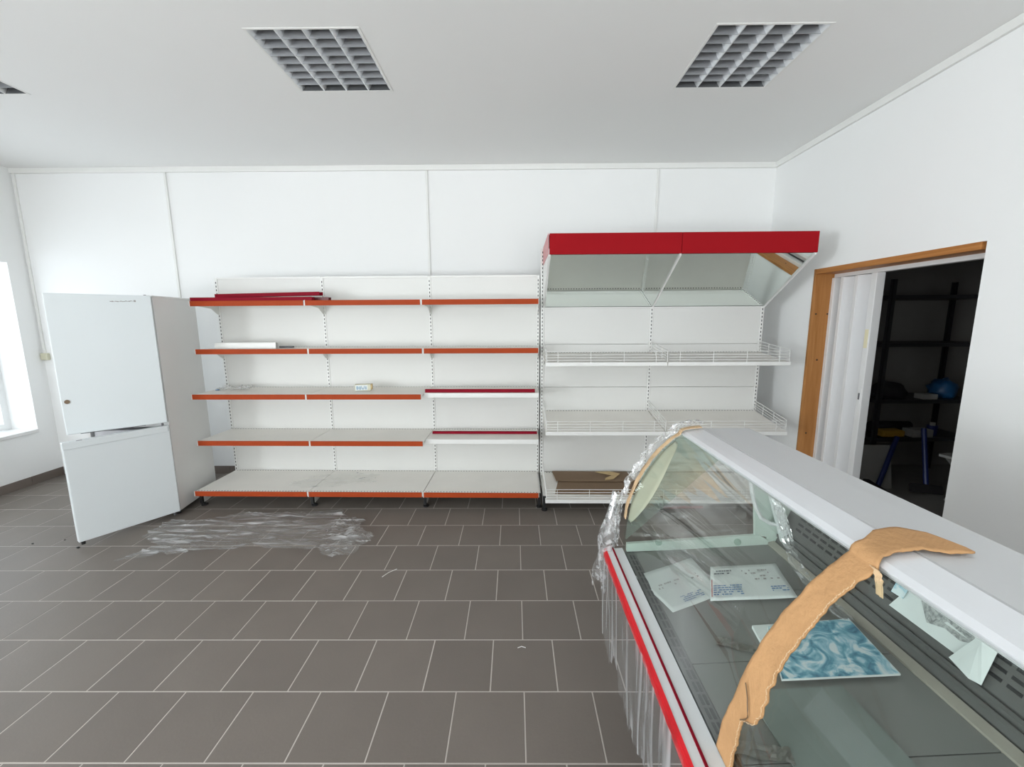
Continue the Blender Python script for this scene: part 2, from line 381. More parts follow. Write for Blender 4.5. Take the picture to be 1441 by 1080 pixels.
# ================================================================== DOORWAY
dr = empty('door_1', (XR, DY1, 0), 0, 'white folding door pushed back in a pine lined doorway', 'door', kind='structure')
dr.location = (0, 0, 0)
MB().box(XR-.006, XR+.235, DY1-.024, DY1, 0, DZ, bev=.002).build('side_lining', 'wood', dr)
MB().box(XR-.004, XR+.235, DY0+.022, DY1-.024, DZ-.042, DZ, bev=.002).build('head_lining', 'wood_h', dr)
MB().box(XR+.12, XR+.235, DY0, DY0+.022, 0, DZ, bev=.002).build('side_lining', 'wood', dr)
lin = bpy.data.objects['side_lining']
for (x, z) in ((XR+.028, 1.66), (XR+.125, 1.66), (XR+.078, 1.27), (XR+.05, .62)):
    MB().cyl((x, DY1-.0255, z), .008, .003, 10, 'y').build('knot', 'knot', lin)
MB().box(XR+.150, XR+.200, DY0+.022, DY1-.024, DZ-.072, DZ-.042, bev=.002).build('door_track', 'pvc', dr)
lx0, lx1 = XR+.135, XR+.195
MB().box(lx0-.004, lx1, 3.535, 3.567, .02, DZ-.074, bev=.003).build('jamb_profile', 'pvc', dr)
ys = [3.520, 3.460, 3.425, 3.330, 3.300, 3.185, 3.165]
lys = [(3.520, 1, 3.462, 0), (3.445, 0, 3.340, 1), (3.345, 1, 3.322, 0), (3.302, 0, 3.190, 1), (3.196, 1, 3.170, 0)]
for ya, sa, yb, sb in lys:
    xa, xb = (lx1 if sa else lx0), (lx1 if sb else lx0)
    d = Vector((xb-xa, yb-ya, 0)); M4 = Matrix.Translation((xa, ya, 0)) @ Matrix.Rotation(math.atan2(d.y, d.x), 4, 'Z')
    MB().box(.003, d.length-.003, -.005, .005, .02, DZ-.076, bev=.002, M4=M4).build('door_leaf', 'pvc_shade', dr)
for y in (3.4535, 3.312):
    MB().box(lx0-.006, lx0+.004, y-.0145, y+.0145, .02, DZ-.076, bev=.002).build('hinge_strip', 'pvc', dr)
lead = MB().box(lx0-.014, lx1-.01, 3.118, 3.168, .02, DZ-.074, bev=.004).build('leading_post', 'pvc', dr)
MB().box(lx0-.0165, lx0-.0125, 3.130, 3.160, 1.40, 1.54, bev=.001).build('sticker', 'label', lead)
hd = MB().box(lx0-.018, lx0-.0125, 3.130, 3.152, .97, 1.09, bev=.0015).build('handle_plate', 'pvc', lead)
MB().box(lx0-.021, lx0-.018, 3.135, 3.147, 1.005, 1.055).build('latch', 'gasket', lead)

# storeroom behind the doorway
sx0, sx1, sy0, sy1, sh = XR+.26, 4.95, 1.4, 4.46, 2.6
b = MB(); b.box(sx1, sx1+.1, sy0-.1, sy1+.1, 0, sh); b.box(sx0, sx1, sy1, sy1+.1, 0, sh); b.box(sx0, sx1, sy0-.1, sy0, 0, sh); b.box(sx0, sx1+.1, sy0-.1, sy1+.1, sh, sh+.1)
tag(b.build('wall_storeroom', 'store_wall'), 'walls of the unlit storeroom beyond the doorway, its darkness put into their colour', 'wall', kind='structure')
tag(box('floor_storeroom', 'store_wall', sx0, sx1+.1, sy0-.1, sy1+.1, -.12, -.002), 'floor of the unlit storeroom, the darkness put into its colour', 'floor', kind='structure')

rk = empty('storage_rack', (3.52, 3.95, 0), 0, 'dark metal storage rack in the unlit storeroom', 'rack')
for (x, y) in ((0, 0), (1.0, 0), (0, .42), (1.0, .42)):
    b = MB(); sxn = 1 if x == 0 else -1; syn = 1 if y == 0 else -1
    b.box(min(x, x+.035*sxn), max(x, x+.035*sxn), min(y, y+.003*syn), max(y, y+.003*syn), 0, 1.98)
    b.box(min(x, x+.003*sxn), max(x, x+.003*sxn), min(y, y+.035*syn), max(y, y+.035*syn), 0, 1.98)
    b.build('post', 'rackm', rk)
for z in (.42, .80, 1.35, 1.80): MB().box(.004, .996, .004, .416, z, z+.035, bev=.003).build('shelf', 'rackm', rk)

def blob(name, mt, loc, size, amp=.25, seed=0, flat=True, nu=18, nv=10):
    b = MB(); sx_, sy_, sz_ = size
    def fn(u, v):
        th = u*2*math.pi; ph = v*math.pi
        d = Vector((math.sin(ph)*math.cos(th), math.sin(ph)*math.sin(th), math.cos(ph)))
        r = 1+amp*nz3(d.x*2+seed, d.y*2, d.z*2)+amp*.5*nz3(d.x*5+seed, d.y*5, d.z*5)
        p = Vector((d.x*sx_*r, d.y*sy_*r, d.z*sz_*r)); p.z = max(p.z, -sz_*.55)
        return p
    b.grid(fn, nu, nv); bmesh.ops.remove_doubles(b.bm, verts=b.bm.verts, dist=1e-5)
    return b.build(name, mt, None, True, (loc[0], loc[1], loc[2]+sz_*.55))
bb = tag(blob('plastic_bag', 'bluebag', (4.29, 4.12, .836), (.115, .11, .115), .35, 3), 'crumpled blue plastic bag on the dark storeroom rack', 'bag')
tag(MB().box(-.07, .07, -.05, .05, 0, .05, bev=.004).build('small_carton', 'offwhite', loc=(4.05, 4.03, .836)), 'small off-white carton beside the blue bag on the rack', 'box')
tag(blob('cloth_bundle', 'darkcloth', (3.77, 4.14, .836), (.17, .11, .10), .3, 9), 'dark cloth bundle on the third rack shelf, left of the carton', 'cloth')
tag(MB().box(-.11, .11, -.06, .06, 0, .07, bev=.018).build('yellow_packet', 'yellow', loc=(3.74, 4.03, .456)), 'yellow packet on the lower rack shelf', 'packet')
tag(MB().box(-.10, .10, -.06, .06, 0, .075, bev=.004).build('long_carton', 'offwhite', loc=(4.02, 4.03, .456)), 'long off-white carton on the lower rack shelf', 'box')
can = empty('blue_canister', (4.19, 4.06, .456), 0, 'small blue canister on the lower rack shelf beside the carton', 'canister')
MB().cyl((0, 0, 0), .042, .10, 16).build('body', 'bluep', can); MB().cyl((0, 0, .10), .022, .03, 12).build('cap', 'offwhite', can)
tag(MB().tube([(-.2, 0, .05), (-.05, .01, .052), (.2, 0, .05)], .05, 14).build('dark_roll', 'darkcloth', loc=(3.92, 4.23, .456)), 'dark rolled cloth lying at the back of the lower rack shelf', 'roll')
# floor clutter in the store
lean = MB().box(-.16, .16, -.008, .008, 0, .42, bev=.003).build('white_board', 'offwhite', loc=(3.46, 3.80, 0)); lean.rotation_euler = (-.18, .0, .0)
tag(lean, 'off-white board leaning against the rack at the floor', 'board')
for i, (x, tilt, lb) in enumerate([(3.32, .55, 'blue handled broom leaning beside the off-white board'), (3.80, .12, 'blue handled broom standing upright before the rack, right of the other broom')]):
    br = empty('blue_broom', (x, 3.64, 0), 0, lb, 'broom', 'brooms in the storeroom'); br.rotation_euler = (-.30, tilt, 0)
    MB().tube([(0, 0, .10), (0, 0, .62)], .02, 10).build('handle', 'bluep', br)
    MB().box(-.14, .14, -.03, .03, .02, .10, bev=.01).build('brush_head', 'darkcloth', br)
fc = empty('folding_trestle', (4.05, 3.45, 0), .2, 'metal folding trestle with crossed legs on the storeroom floor', 'trestle')
for s_ in (-1, 1):
    MB().tube([(-.2, .1*s_, .012), (.22, .1*s_, .40)], .012, 8).build('leg', 'offwhite', fc); MB().tube([(.2, .12*s_, .012), (-.22, .12*s_, .40)], .012, 8).build('leg', 'offwhite', fc)
MB().box(-.26, .26, -.16, .16, .405, .43, bev=.004).build('top', 'offwhite', fc)
rc = MB(); rc.prism([(-.13, -.10), (.13, -.10), (.13, .10), (-.13, .10)], 0, .008, 'z')
for q in ((-.13, .13, -.10, -.092), (-.13, .13, .092, .10), (-.13, -.122, -.092, .092), (.122, .13, -.092, .092)): rc.box(q[0], q[1], q[2], q[3], .008, .2)
tag(rc.build('red_tub', 'redp', loc=(3.72, 3.05, 0)), 'red open tub on the storeroom floor by the doorway', 'tub')

# ================================================================== CEILING LIGHTS
lamp0 = {}
def ceiling_light(x0, y0_, label):
    root = empty('ceiling_light', (x0+.3, y0_+.3, HC), 0, label, 'light', 'square louvred ceiling lights')
    Z0, Z1 = -.004, .085                       # recessed into the ceiling
    h = .3
    b = MB()
    for q in ((-h, h, -h, -h+.012), (-h, h, h-.012, h), (-h, -h+.012, -h+.012, h-.012), (h-.012, h, -h+.012, h-.012)): b.box(q[0], q[1], q[2], q[3], -.0025, .0)
    b.build('frame', 'trimw', root)
    b = MB(); hh = h-.012
    b.box(-hh, hh, -hh, hh, .088, .09)
    for q in ((-hh, hh, -hh, -hh+.002), (-hh, hh, hh-.002, hh), (-hh, -hh+.002, -hh, hh), (hh-.002, hh, -hh, hh)): b.box(q[0], q[1], q[2], q[3], 0, .088)
    b.build('tray', 'tray', root)
    p = 2*hh/4
    for i in range(5):                          # long V-shaped reflector blades
        x = -hh+i*p
        prof = [(x-.003, -.001), (x+.003, -.001), (x+.016, .018), (x+.032, .055), (x-.032, .055), (x-.016, .018)]
        if i == 0: prof = [(q, z) for q, z in [(x, -.001), (x+.003, -.001), (x+.016, .018), (x+.032, .055), (x, .055)]]
        if i == 4: prof = [(q, z) for q, z in [(x-.003, -.001), (x, -.001), (x, .055), (x-.032, .055), (x-.016, .018)]]
        MB().prism(prof, -hh, hh, 'y').build('reflector_blade', 'alu', root)
    q = 2*hh/8
    for i in range(4):
        for j in range(1, 8):
            xm = -hh+(i+.5)*p; ym = -hh+j*q
            key = 'cross'
            if key not in lamp0:
                a = p/2-.004
                bb_ = MB(); bb_.prism([(-.0015, -.001), (.0015, -.001), (.006, .042), (-.006, .042)], -a, a, 'x')
                lamp0[key] = bb_.build('cross_louvre', 'alu_shade', root, loc=(xm, ym, 0))
            else: inst(lamp0[key], 'cross_louvre', root, (xm, ym, 0))
    for i in range(4): MB().cyl((-hh+(i+.5)*p, -hh+.01, .068), .008, 2*hh-.02, 8, 'y').build('lamp_tube', 'tube', root)
    return root
ceiling_light(-1.3846, 2.3525, 'square louvred ceiling light left of centre above the orange shelves')
ceiling_light(1.033, 2.3525, 'square louvred ceiling light at the right, before the red canopy')
ceiling_light(-3.765, 2.3525, 'louvred ceiling light cut off at the left picture edge')
# the ceiling needs openings for the recessed trays
cl = bpy.data.objects['ceiling']; me = cl.data
bm = bmesh.new(); me.name = 'ceiling'
xs = [XL-.3, -3.765+.012, -3.165-.012, -1.3846+.012, -.7846-.012, 1.033+.012, 1.633-.012, XR+.2]
ysl = [YF-.2, 2.3525+.012, 2.9525-.012, YB+.2]
V = {}
def vv(x, y, z):
    k = (round(x, 4), round(y, 4), z)
    if k not in V: V[k] = bm.verts.new((x, y, z))
    return V[k]
for i in range(7):
    for j in range(3):
        if j == 1 and i in (1, 3, 5): continue
        bm.faces.new([vv(xs[i], ysl[j], HC), vv(xs[i], ysl[j+1], HC), vv(xs[i+1], ysl[j+1], HC), vv(xs[i+1], ysl[j], HC)])
bm.faces.new([bm.verts.new(p) for p in ((xs[0], ysl[0], HC+.15), (xs[-1], ysl[0], HC+.15), (xs[-1], ysl[-1], HC+.15), (xs[0], ysl[-1], HC+.15))])
bm.to_mesh(me); bm.free()

# ================================================================== OUTLET
so = empty('wall_outlet', (-4.852, YB, 1.275), 0, 'small cream wall outlet box in the left back corner', 'outlet')
MB().box(-.036, .036, -.035, 0, -.036, .036, bev=.008).build('body', 'sock', so)
MB().cyl((0, -.037, 0), .02, .003, 14, 'y').build('socket_face', 'sock', so)

# ================================================================== REFRIGERATOR
FR = empty('refrigerator', (-2.835, 3.285, 0), math.radians(8.5), 'tall white fridge freezer with both doors ajar in the left corner', 'refrigerator')
Zb, Zt, Zm = .045, 1.812, .800
body = MB()
body.box(-.60, -.58, .0, .545, Zb, Zt); body.box(-.02, 0, 0, .545, Zb, Zt); body.box(-.58, -.02, .50, .545, Zb, Zt)
body.box(-.58, -.02, 0, .50, Zt-.05, Zt); body.box(-.58, -.02, 0, .50, Zb, Zb+.05); body.box(-.58, -.02, 0.004, .50, Zm-.022, Zm+.022)
body.build('cabinet', 'fridge_side', FR)
lid = MB().box(-.603, .003, -.006, .548, Zt, Zt+.018, bev=.005).build('top_cover', 'fridge_side', FR)
for z in (1.05, 1.3, 1.55): MB().box(-.578, -.022, .06, .48, z, z+.006).build('inner_shelf', 'fridge_in', FR)
for k in range(3):
    z = .11+k*.222
    dw = MB().box(-.57, -.03, .02, .46, z, z+.20, bev=.01).build('freezer_drawer', 'drawer', FR)
    MB().box(-.40, -.20, .008, .02, z+.14, z+.165, bev=.004).build('drawer_grip', 'fridge_in', dw)
for x in (-.55, -.05):
    for y in (.05, .49): MB().cyl((x, y, 0), .018, Zb, 12).build('foot', 'black', FR)
def fdoor(nm, ang, z0, z1, w_=.572):
    pv = bpy.data.objects.new(nm, None)
    # a door is one mesh turned about its hinge pin at the right front edge
    M4 = Matrix.Translation((-.03, -.031, 0)) @ Matrix.Rotation(math.radians(ang), 4, 'Z')
    bpy.data.objects.remove(pv)
    b = MB(); b.box(-w_, .034, -.030, .018, z0, z1, bev=.006, M4=M4)
    d = b.build(nm, 'fridge', FR)
    b = MB(); b.box(-w_+.012, .020, .0185, .030, z0+.012, z1-.012, M4=M4); b.build('gasket', 'gasket', d)
    return d, M4
du, MU = fdoor('upper_door', 33, Zm+.018, Zt+.014, .532)
dl, ML = fdoor('lower_door', 48.0, .048, Zm-.008)
b = MB(); b.box(-.572, .022, -.0345, -.030, Zm-.058, Zm-.008, bev=.002, M4=ML); b.build('grip_strip', 'fridge', dl)
b = MB(); b.box(-.50, -.47, -.034, -.026, Zm-.0075, Zm-.0055, M4=ML); b.build('recess_mark', 'gasket', dl)
b = MB(); b.box(-.46, -.1, -.028, .0, Zm+.014, Zm+.0175, M4=MU); b.build('grip_recess', 'gasket', du)
kb = MB().cyl((0, 0, 0), .015, .005, 16, 'y').build('hole_plug', 'brown', du); kb.matrix_local = MU @ Matrix.Translation((-.50, -.034, 1.06))
# faint swash mark of the maker near the upper right corner (illegible in the photograph)
b = MB()
for k in range(14):
    t0, t1 = k/14, (k+1)/14
    xk = -.20+.13*t0; b.box(xk, xk+.0105, -.0315, -.0300, 1.775+.006*t0*t0-.001-.0015*math.sin(k*1.9), 1.779+.006*t0*t0+.002*math.sin(k*2.3), M4=MU)
b.box(-.068, -.056, -.0315, -.03, 1.775, 1.789, M4=MU)
b.build('maker_mark', 'print_grey', du)
MB().cyl((-.03, -.031, .02), .008, Zt, 8).build('hinge_pin', 'gasket', FR)
b = MB(); b.cyl((0, 0, 0), .012, .03, 10); o = b.build('door_stop', 'black', dl); o.matrix_local = ML @ Matrix.Translation((-.545, 0, .02))

# ================================================================== SHELVING UNIT WITH ORANGE EDGES
GR = -.0197
G1 = empty('shelving_unit', (-2.775, 3.925, 0), GR, 'white three bay shelving unit with orange price strips', 'shelving')
GT = 2.025
def upright(root, x, top, x_half=.015, depth=.05, yf=.0):
    u = MB().box(x-x_half, x+x_half, yf, yf+depth, .03, top, bev=.002).build('upright', 'steel_w', root)
    b = MB(); z = .17
    while z < top-.03:
        b.box(x-.0035, x+.0035, yf-.0012, yf+.001, z, z+.017); z += .034
    tag(b.build('slot_row', 'slot', u), kind='stuff')
    return u
def base_leg(root, x, front):
    l = MB(); l.prism([(0, .055), (0, .135), (-front+.02, .135), (-front+.02, .035), (-front+.06, .035), (-.2, .085)], x-.012, x+.012, 'x')
    o = l.build('base_leg', 'steel_w', root)
    MB().box(x-.014, x+.011, -front+.0, -front+.021, .026, .135, bev=.002).build('leg_cap', 'black', o)
    MB().cyl((x, -front+.035, 0), .026, .012, 14).cyl((x, -front+.035, .012), .008, .03, 8).build('foot_pad', 'black', o)
    return o
for i in range(4):
    x = i*.998
    upright(G1, x, GT, .013)
    base_leg(G1, x, .475)
for i in range(3):
    x0, x1 = i*.998+.0135, (i+1)*.998-.0135
    MB().box(x0, x1, .006, .018, .13, GT-.012, bev=.001).build('back_panel', 'panel_w', G1)
    MB().box(x0, x1, .0, .03, GT-.0119, GT+.004, bev=.001).build('top_rail', 'steel_w', G1)
def bracket(root, x, z, depth, tilt=0):
    MB().prism([(0, z-.003), (-depth+.03, z-.003-tilt*(depth-.03)), (-depth+.03, z-.016-tilt*(depth-.03)), (-.10, z-.035), (-.03, z-.085), (0, z-.095)], x-.0025, x+.0025, 'x').build('bracket', 'steel_w', root)
levels = [(1.795, (.335, .335, .335), (1, 1, 1)), (1.383, (.335, .335, .335), (1, 1, 1)), (1.000, (.432, .432, .368), (1, 1, 0)), (.588, (.432, .432, .372), (1, 1, 0)), (.165, (.53, .53, .53), (1, 1, 1))]
for li, (z, deps, strip) in enumerate(levels):
    for i in range(3):
        d = deps[i]; x0, x1 = i*.998+.003, (i+1)*.998-.003
        sh_ = MB()
        sh_.prism([(-.002, z), (-d, z), (-d, z-.036), (-d+.012, z-.036), (-d+.012, z-.02), (-.002, z-.02)], x0, x1, 'x')
        s_o = sh_.build('shelf', ['shelf_w'], G1)
        # folded white lip along the front
        MB().box(x0, x1, -d-.004, -d-.0002, z-.037, z+.003, bev=.001).build('front_lip', 'steel_w', s_o)
        if strip[i]:
            MB().box(x0+.003, x1-.006, -d-.0105, -d-.0042, z-.040, z+.004, bev=.0015).build('price_strip', 'orange', s_o)
            MB().box(x0-.001, x0+.005, -d-.012, -d-.003, z-.041, z+.006).build('strip_clip', 'steel_w', s_o)
        b = MB()
        n = 38
        for k in range(n):
            xx = x0+.02+(x1-x0-.04)*k/(n-1); b.box(xx-.005, xx+.005, -.022, -.014, z, z+.0006)
            if li == 4: b.box(xx-.005, xx+.003, -d+.012, -d+.022, z, z+.0006)
        tag(b.build('slot_row', 'slot', s_o), kind='stuff')
    if li < 4:
        for i in range(4): bracket(G1, min(max(i*.998, .004), 2.99), z-.02, max(deps[max(i-1, 0)], deps[min(i, 2)])-.05)

# ================================================================== SHELVING UNIT WITH WIRE BASKETS AND RED CANOPY
G2 = empty('shelving_unit', (.256, 3.83, 0), -.010, 'white two bay bakery shelving unit with wire fences and red mirrored canopy', 'shelving')
P2 = .995
for i in range(3):
    upright(G2, i*P2, 2.25 if i == 0 else 2.2, .014, .06)
    base_leg(G2, i*P2, .50)
for i in range(2):
    x0, x1 = i*P2+.0145, (i+1)*P2-.0145
    for z0, z1 in ((.17, .598), (.6, .998), (1.0, 1.398), (1.4, 1.798), (1.8, 2.18)):
        MB().box(x0, x1, .006, .018, z0, z1-.001, bev=.0015).build('back_panel', 'panel_w', G2)
def wires(segs, r, name, parent):
    b = MB()
    for s_ in segs: b.tube(s_, r, 6)
    return b.build(name, 'steel_w', parent)
sl = [(1.325, 1.275, .46), (.778, .702, .50), (.168, .122, .535)]
for (zb, zf, d) in sl:
    t = (zb-zf)/d
    for i in range(2):
        x0, x1 = i*P2+.004, (i+1)*P2-.004
        b = MB(); b.prism([(-.002, zb), (-d, zf), (-d, zf-.026), (-d+.012, zf-.026), (-d+.012, zf-.014), (-.002, zb-.016)], x0, x1, 'x')
        s_o = b.build('shelf', 'shelf_w', G2)
        MB().box(x0, x1, -d-.005, -d-.0002, zf-.027, zf+.003, bev=.001).build('front_lip', 'steel_w', s_o)
        b = MB()
        for k in range(38):
            xx = x0+.02+(x1-x0-.04)*k/37; b.box(xx-.005, xx+.005, -.020, -.012, zb+t*-.016, zb+t*-.016+.002)
        tag(b.build('slot_row', 'slot', s_o), kind='stuff')
        yf = -d+.006
        fz = .008
        wires([[(x0+.01, yf, zf+fz+h), (x1-.01, yf, zf+fz+h)] for h in (.012, .034, .056, .082)] +
              [[(x0+xx, yf+.004, zf-.004), (x0+xx, yf+.004, zf+fz+.082)] for xx in (.10, .37, .64, .90)], .0024, 'front_fence', s_o)
    for i in range(3):
        x = i*P2+(.012 if i == 0 else -.012 if i == 2 else 0)
        f = wires([[(x, -.012, zb+h+.012), (x, -d+.006, zf+h+.012)] for h in (.012, .034, .056, .084)] +
              [[(x, -y, zb-t*y+.002), (x, -y, zb-t*y+.012+.084)] for y in (.014, .16, .32, d-.008)], .0026, 'side_fence', G2)
        bracket(G2, i*P2+(.012 if i == 0 else -.012 if i == 2 else 0), min(zb-.016, 9), d-.06, t) if zb > .5 else None
# canopy: closed wedge, mirror on the underside, red board in front
cf, cz0, cz1, czb = -.60, 2.112, 2.262, 1.733
cX0, cX1 = .012, 2*P2+.018
can = MB()
fb = MB(); 
for i in range(2):
    xa, xb = (cX0+.004, P2+.006) if i == 0 else (P2+.009, cX1)
    o = MB().box(xa, xb, cf-.012, cf, cz0-.002, cz1, bev=.0015).build('fascia_board', 'red', G2)
cp = MB().box(cX0, cX1, cf+.0005, -.002, cz1-.012, cz1-.004).build('canopy_top', 'steel_w', G2)
for x in (cX0, cX1-.004):
    MB().prism([(-.004, czb+.01), (cf+.001, cz0), (cf+.001, cz1-.012), (-.004, cz1-.012)], x-.004, x, 'x').build('canopy_cheek', 'steel_w', G2)
MB().prism([(.0, cz0-.004), (cf-.01, cz0-.002), (cf-.01, cz1), (.0, cz1)], cX0-.0075, cX0-.0045, 'x').build('side_board', 'red_sheen', G2)
a_ = math.atan2(cz0-czb, -cf)
for i in range(2):
    xa, xb = (cX0+.014, P2-.004) if i == 0 else (P2+.012, cX1-.018)
    MB().prism([(-.006, czb+.004), (cf+.004, cz0-.004), (cf+.004, cz0+.004), (-.006, czb+.012)], xa, xb, 'x').build('mirror', 'mirror', G2)
for x, wd in ((cX0, .013), (P2-.003, .014), (cX1-.017, .017)):
    MB().prism([(-.002, czb-.006), (cf, cz0-.014), (cf, cz0+.004), (-.002, czb+.012)], x, x+wd, 'x').build('mirror_frame', 'steel_w', G2)
MB().box(cX0, cX1, -.012, -.0015, czb-.006, czb+.004, bev=.002).build('mirror_ledge', 'steel_w', G2)

# ---------------- things on the shelves
def g1(x, y, z):
    v = Matrix.Rotation(GR, 3, 'Z') @ Vector((x, y, 0)); return (-2.775+v.x, 3.925+v.y, z)
def strip_thing(name, mt, loc, L_, w_, h_, rz, label, group=None, ry=0, cat='strip'):
    """price rail: channel with a folded lip at each edge"""
    b = MB(); b.box(0, L_, -w_/2, w_/2, 0, .0025); b.box(0, L_, -w_/2, -w_/2+.0025, .0025, h_); b.box(0, L_, w_/2-.0025, w_/2, .0025, h_)
    o = b.build(name, mt); o.location = loc; o.rotation_euler = (0, ry, rz)
    return tag(o, label, cat, group)
zt = 1.798
strip_thing('price_rail', 'redstrip', g1(.0, -.305, zt+.001), 1.06, .045, .030, GR, 'red price rail lying along the front of the top shelf', 'loose red price rails')
strip_thing('price_rail', 'dark_red', g1(.12, -.232, zt+.001), 1.05, .05, .030, GR, 'dark red price rail lying second from the front on the top shelf', 'loose red price rails')
strip_thing('price_rail', 'redstrip', g1(.16, -.215, zt+.034), .95, .06, .030, GR-.045, 'red price rail stacked on top of the others, tilted up at its right end', 'loose red price rails', -.012)
strip_thing('price_rail', 'redstrip', g1(1.998+.0, -.318, 1.0005), .96, .02, .028, GR, 'thin red price rail on the third shelf of the right bay', 'loose red price rails')
strip_thing('price_rail', 'redstrip', g1(1.998+.02, -.178, .5885), .965, .02, .022, GR, 'thin red price rail on the fourth shelf of the right bay', 'loose red price rails')
strip_thing('price_rail', 'redstrip', (1.27, 3.40, 0), .36, .02, .015, -.01, 'short red rail on the floor seen through the glass case', 'loose red price rails')
wc = MB(); L_ = .56
for q in ((0, L_, -.025, -.022, 0, .052), (0, L_, .022, .025, 0, .052), (0, L_, -.022, .022, .049, .052), (0, L_, -.030, -.025, 0, .004)): wc.box(*q)
o = wc.build('white_channel', 'steel_w', loc=g1(.095, -.20, 1.3845)); o.rotation_euler = (0, 0, GR-.02); tag(o, 'white metal channel lying on the second shelf from the top', 'channel')
o = strip_thing('end_shadow', 'gasket', g1(.60, -.15, 1.3845), .16, .05, .015, GR, 'short dark strip put in as the shadow at the white channel end', None, 0, 'channel')  # dark strip added as the shadow at the channel's open end

bx_ = empty('small_carton', g1(1.345, -.235, 1.0015), GR+.25, 'small printed carton on the third shelf', 'box')
MB().box(0, .135, -.03, .03, 0, .058, bev=.002).build('carton_body', 'sock', bx_)
b = MB().box(.006, .110, -.0315, -.0302, .005, .053).build('front_label', 'paper', bx_)
b2 = MB()
for (xa, xb, za, zb) in ((.014, .028, .014, .044), (.031, .036, .018, .040), (.039, .051, .012, .042), (.054, .060, .020, .046), (.064, .074, .012, .030), (.078, .084, .020, .044), (.089, .100, .014, .040)): b2.box(xa, xb, -.0325, -.0314, za, zb)
b2.build('print_marks', 'print_soft', b)
b = MB(); b.box(.1352, .149, -.028, .028, .01, .057, bev=.003); b.build('end_flap', 'tape', bx_)

def crumple(name, mt, loc, sx_, sy_, amp, nu, nv, freq, seed, rz=0, label=None, cat='film', keep=None, group=None):
    def fn(u, v):
        x, y = (u-.5)*sx_, (v-.5)*sy_
        h = abs(nz3(x*freq+seed, y*freq*1.8, seed)) + .5*abs(nz3(x*freq*3+seed, y*freq*4, 2)) + .25*abs(nz3(x*freq*8, y*freq*8, seed))
        return Vector((x+.02*nz3(x*6, y*6, seed), y+.02*nz3(x*6, y*6, seed+4), .002+amp*h))
    o = MB().grid(fn, nu, nv, keep).build(name, mt, None, False, loc); o.rotation_euler = (0, 0, rz)
    return tag(o, label, cat, group)
crumple('plastic_bag', 'film_s', g1(.20, -.16, 1.0015), .34, .15, .055, 30, 14, 9, 3, GR+.1, 'crumpled clear plastic bag on the third shelf, left end', 'bag', lambda u, v: (u-.5)**2*3.6+(v-.5)**2*3.6 < .8+.25*nz3(u*9, v*9))
o = MB().box(-.016, .016, -.01, .01, 0, .006, bev=.002).build('blue_clip', 'print_blue', loc=g1(.055, -.20, 1.0015)); tag(o, 'tiny blue clip beside the crumpled bag on the third shelf', 'clip')
crumple('plastic_film', 'film_b', g1(1.13, -.27, .1665), .85, .36, .010, 60, 26, 5, 6, .18, 'thin clear plastic film spread on the bottom shelf across two bays', 'film', lambda u, v: (u-.5)**2*3.6+(v-.5)**2*3.8 < .72+.5*nz3(u*5, v*5, 3))

# cardboard in the base of the right unit
def sheet(name, mt, poly, zf_, t, label, cat, parent=None):
    b = MB(); A = [b.bm.verts.new((x, y, zf_(x, y))) for x, y in poly]; B = [b.bm.verts.new((x, y, zf_(x, y)+t)) for x, y in poly]
    n = len(poly); b.bm.faces.new(A[::-1]); b.bm.faces.new(B)
    for i in range(n): b.bm.faces.new((A[i], A[(i+1) % n], B[(i+1) % n], B[i]))
    o = b.build(name, mt, parent); return tag(o, label, cat) if label else o
base_z = lambda x, y: .168-.086*(3.83-y)
sheet('cardboard_sheet', 'card_d', [(.345, 3.39), (1.12, 3.365), (1.13, 3.63), (.40, 3.645)], lambda x, y: base_z(x, y)+.004, .006, 'brown cardboard sheet lying in the bottom basket, front one', 'cardboard')
sheet('cardboard_sheet', 'card_d', [(.375, 3.60), (1.08, 3.585), (1.065, 3.79), (.355, 3.805)], lambda x, y: base_z(x, y)+.013+max(0, .05*(3.7-y)), .006, 'brown cardboard sheet lying at the back of the bottom basket', 'cardboard')
sheet('cardboard_sheet', 'card_d', [(.39, 3.43), (.70, 3.45), (.68, 3.52), (.40, 3.515)], lambda x, y: base_z(x, y)+.013, .004, 'small brown cardboard flap lying on the front cardboard sheet', 'cardboard')
sheet('torn_tape', 'tape', [(.76, 3.765), (.90, 3.77), (.985, 3.71), (.90, 3.61), (.82, 3.60), (.83, 3.63), (.905, 3.69), (.80, 3.735)], lambda x, y: base_z(x, y)+.030+.01*nz3(x*20, y*20), .003, 'torn tan tape strip lying on the back cardboard sheet', 'tape')

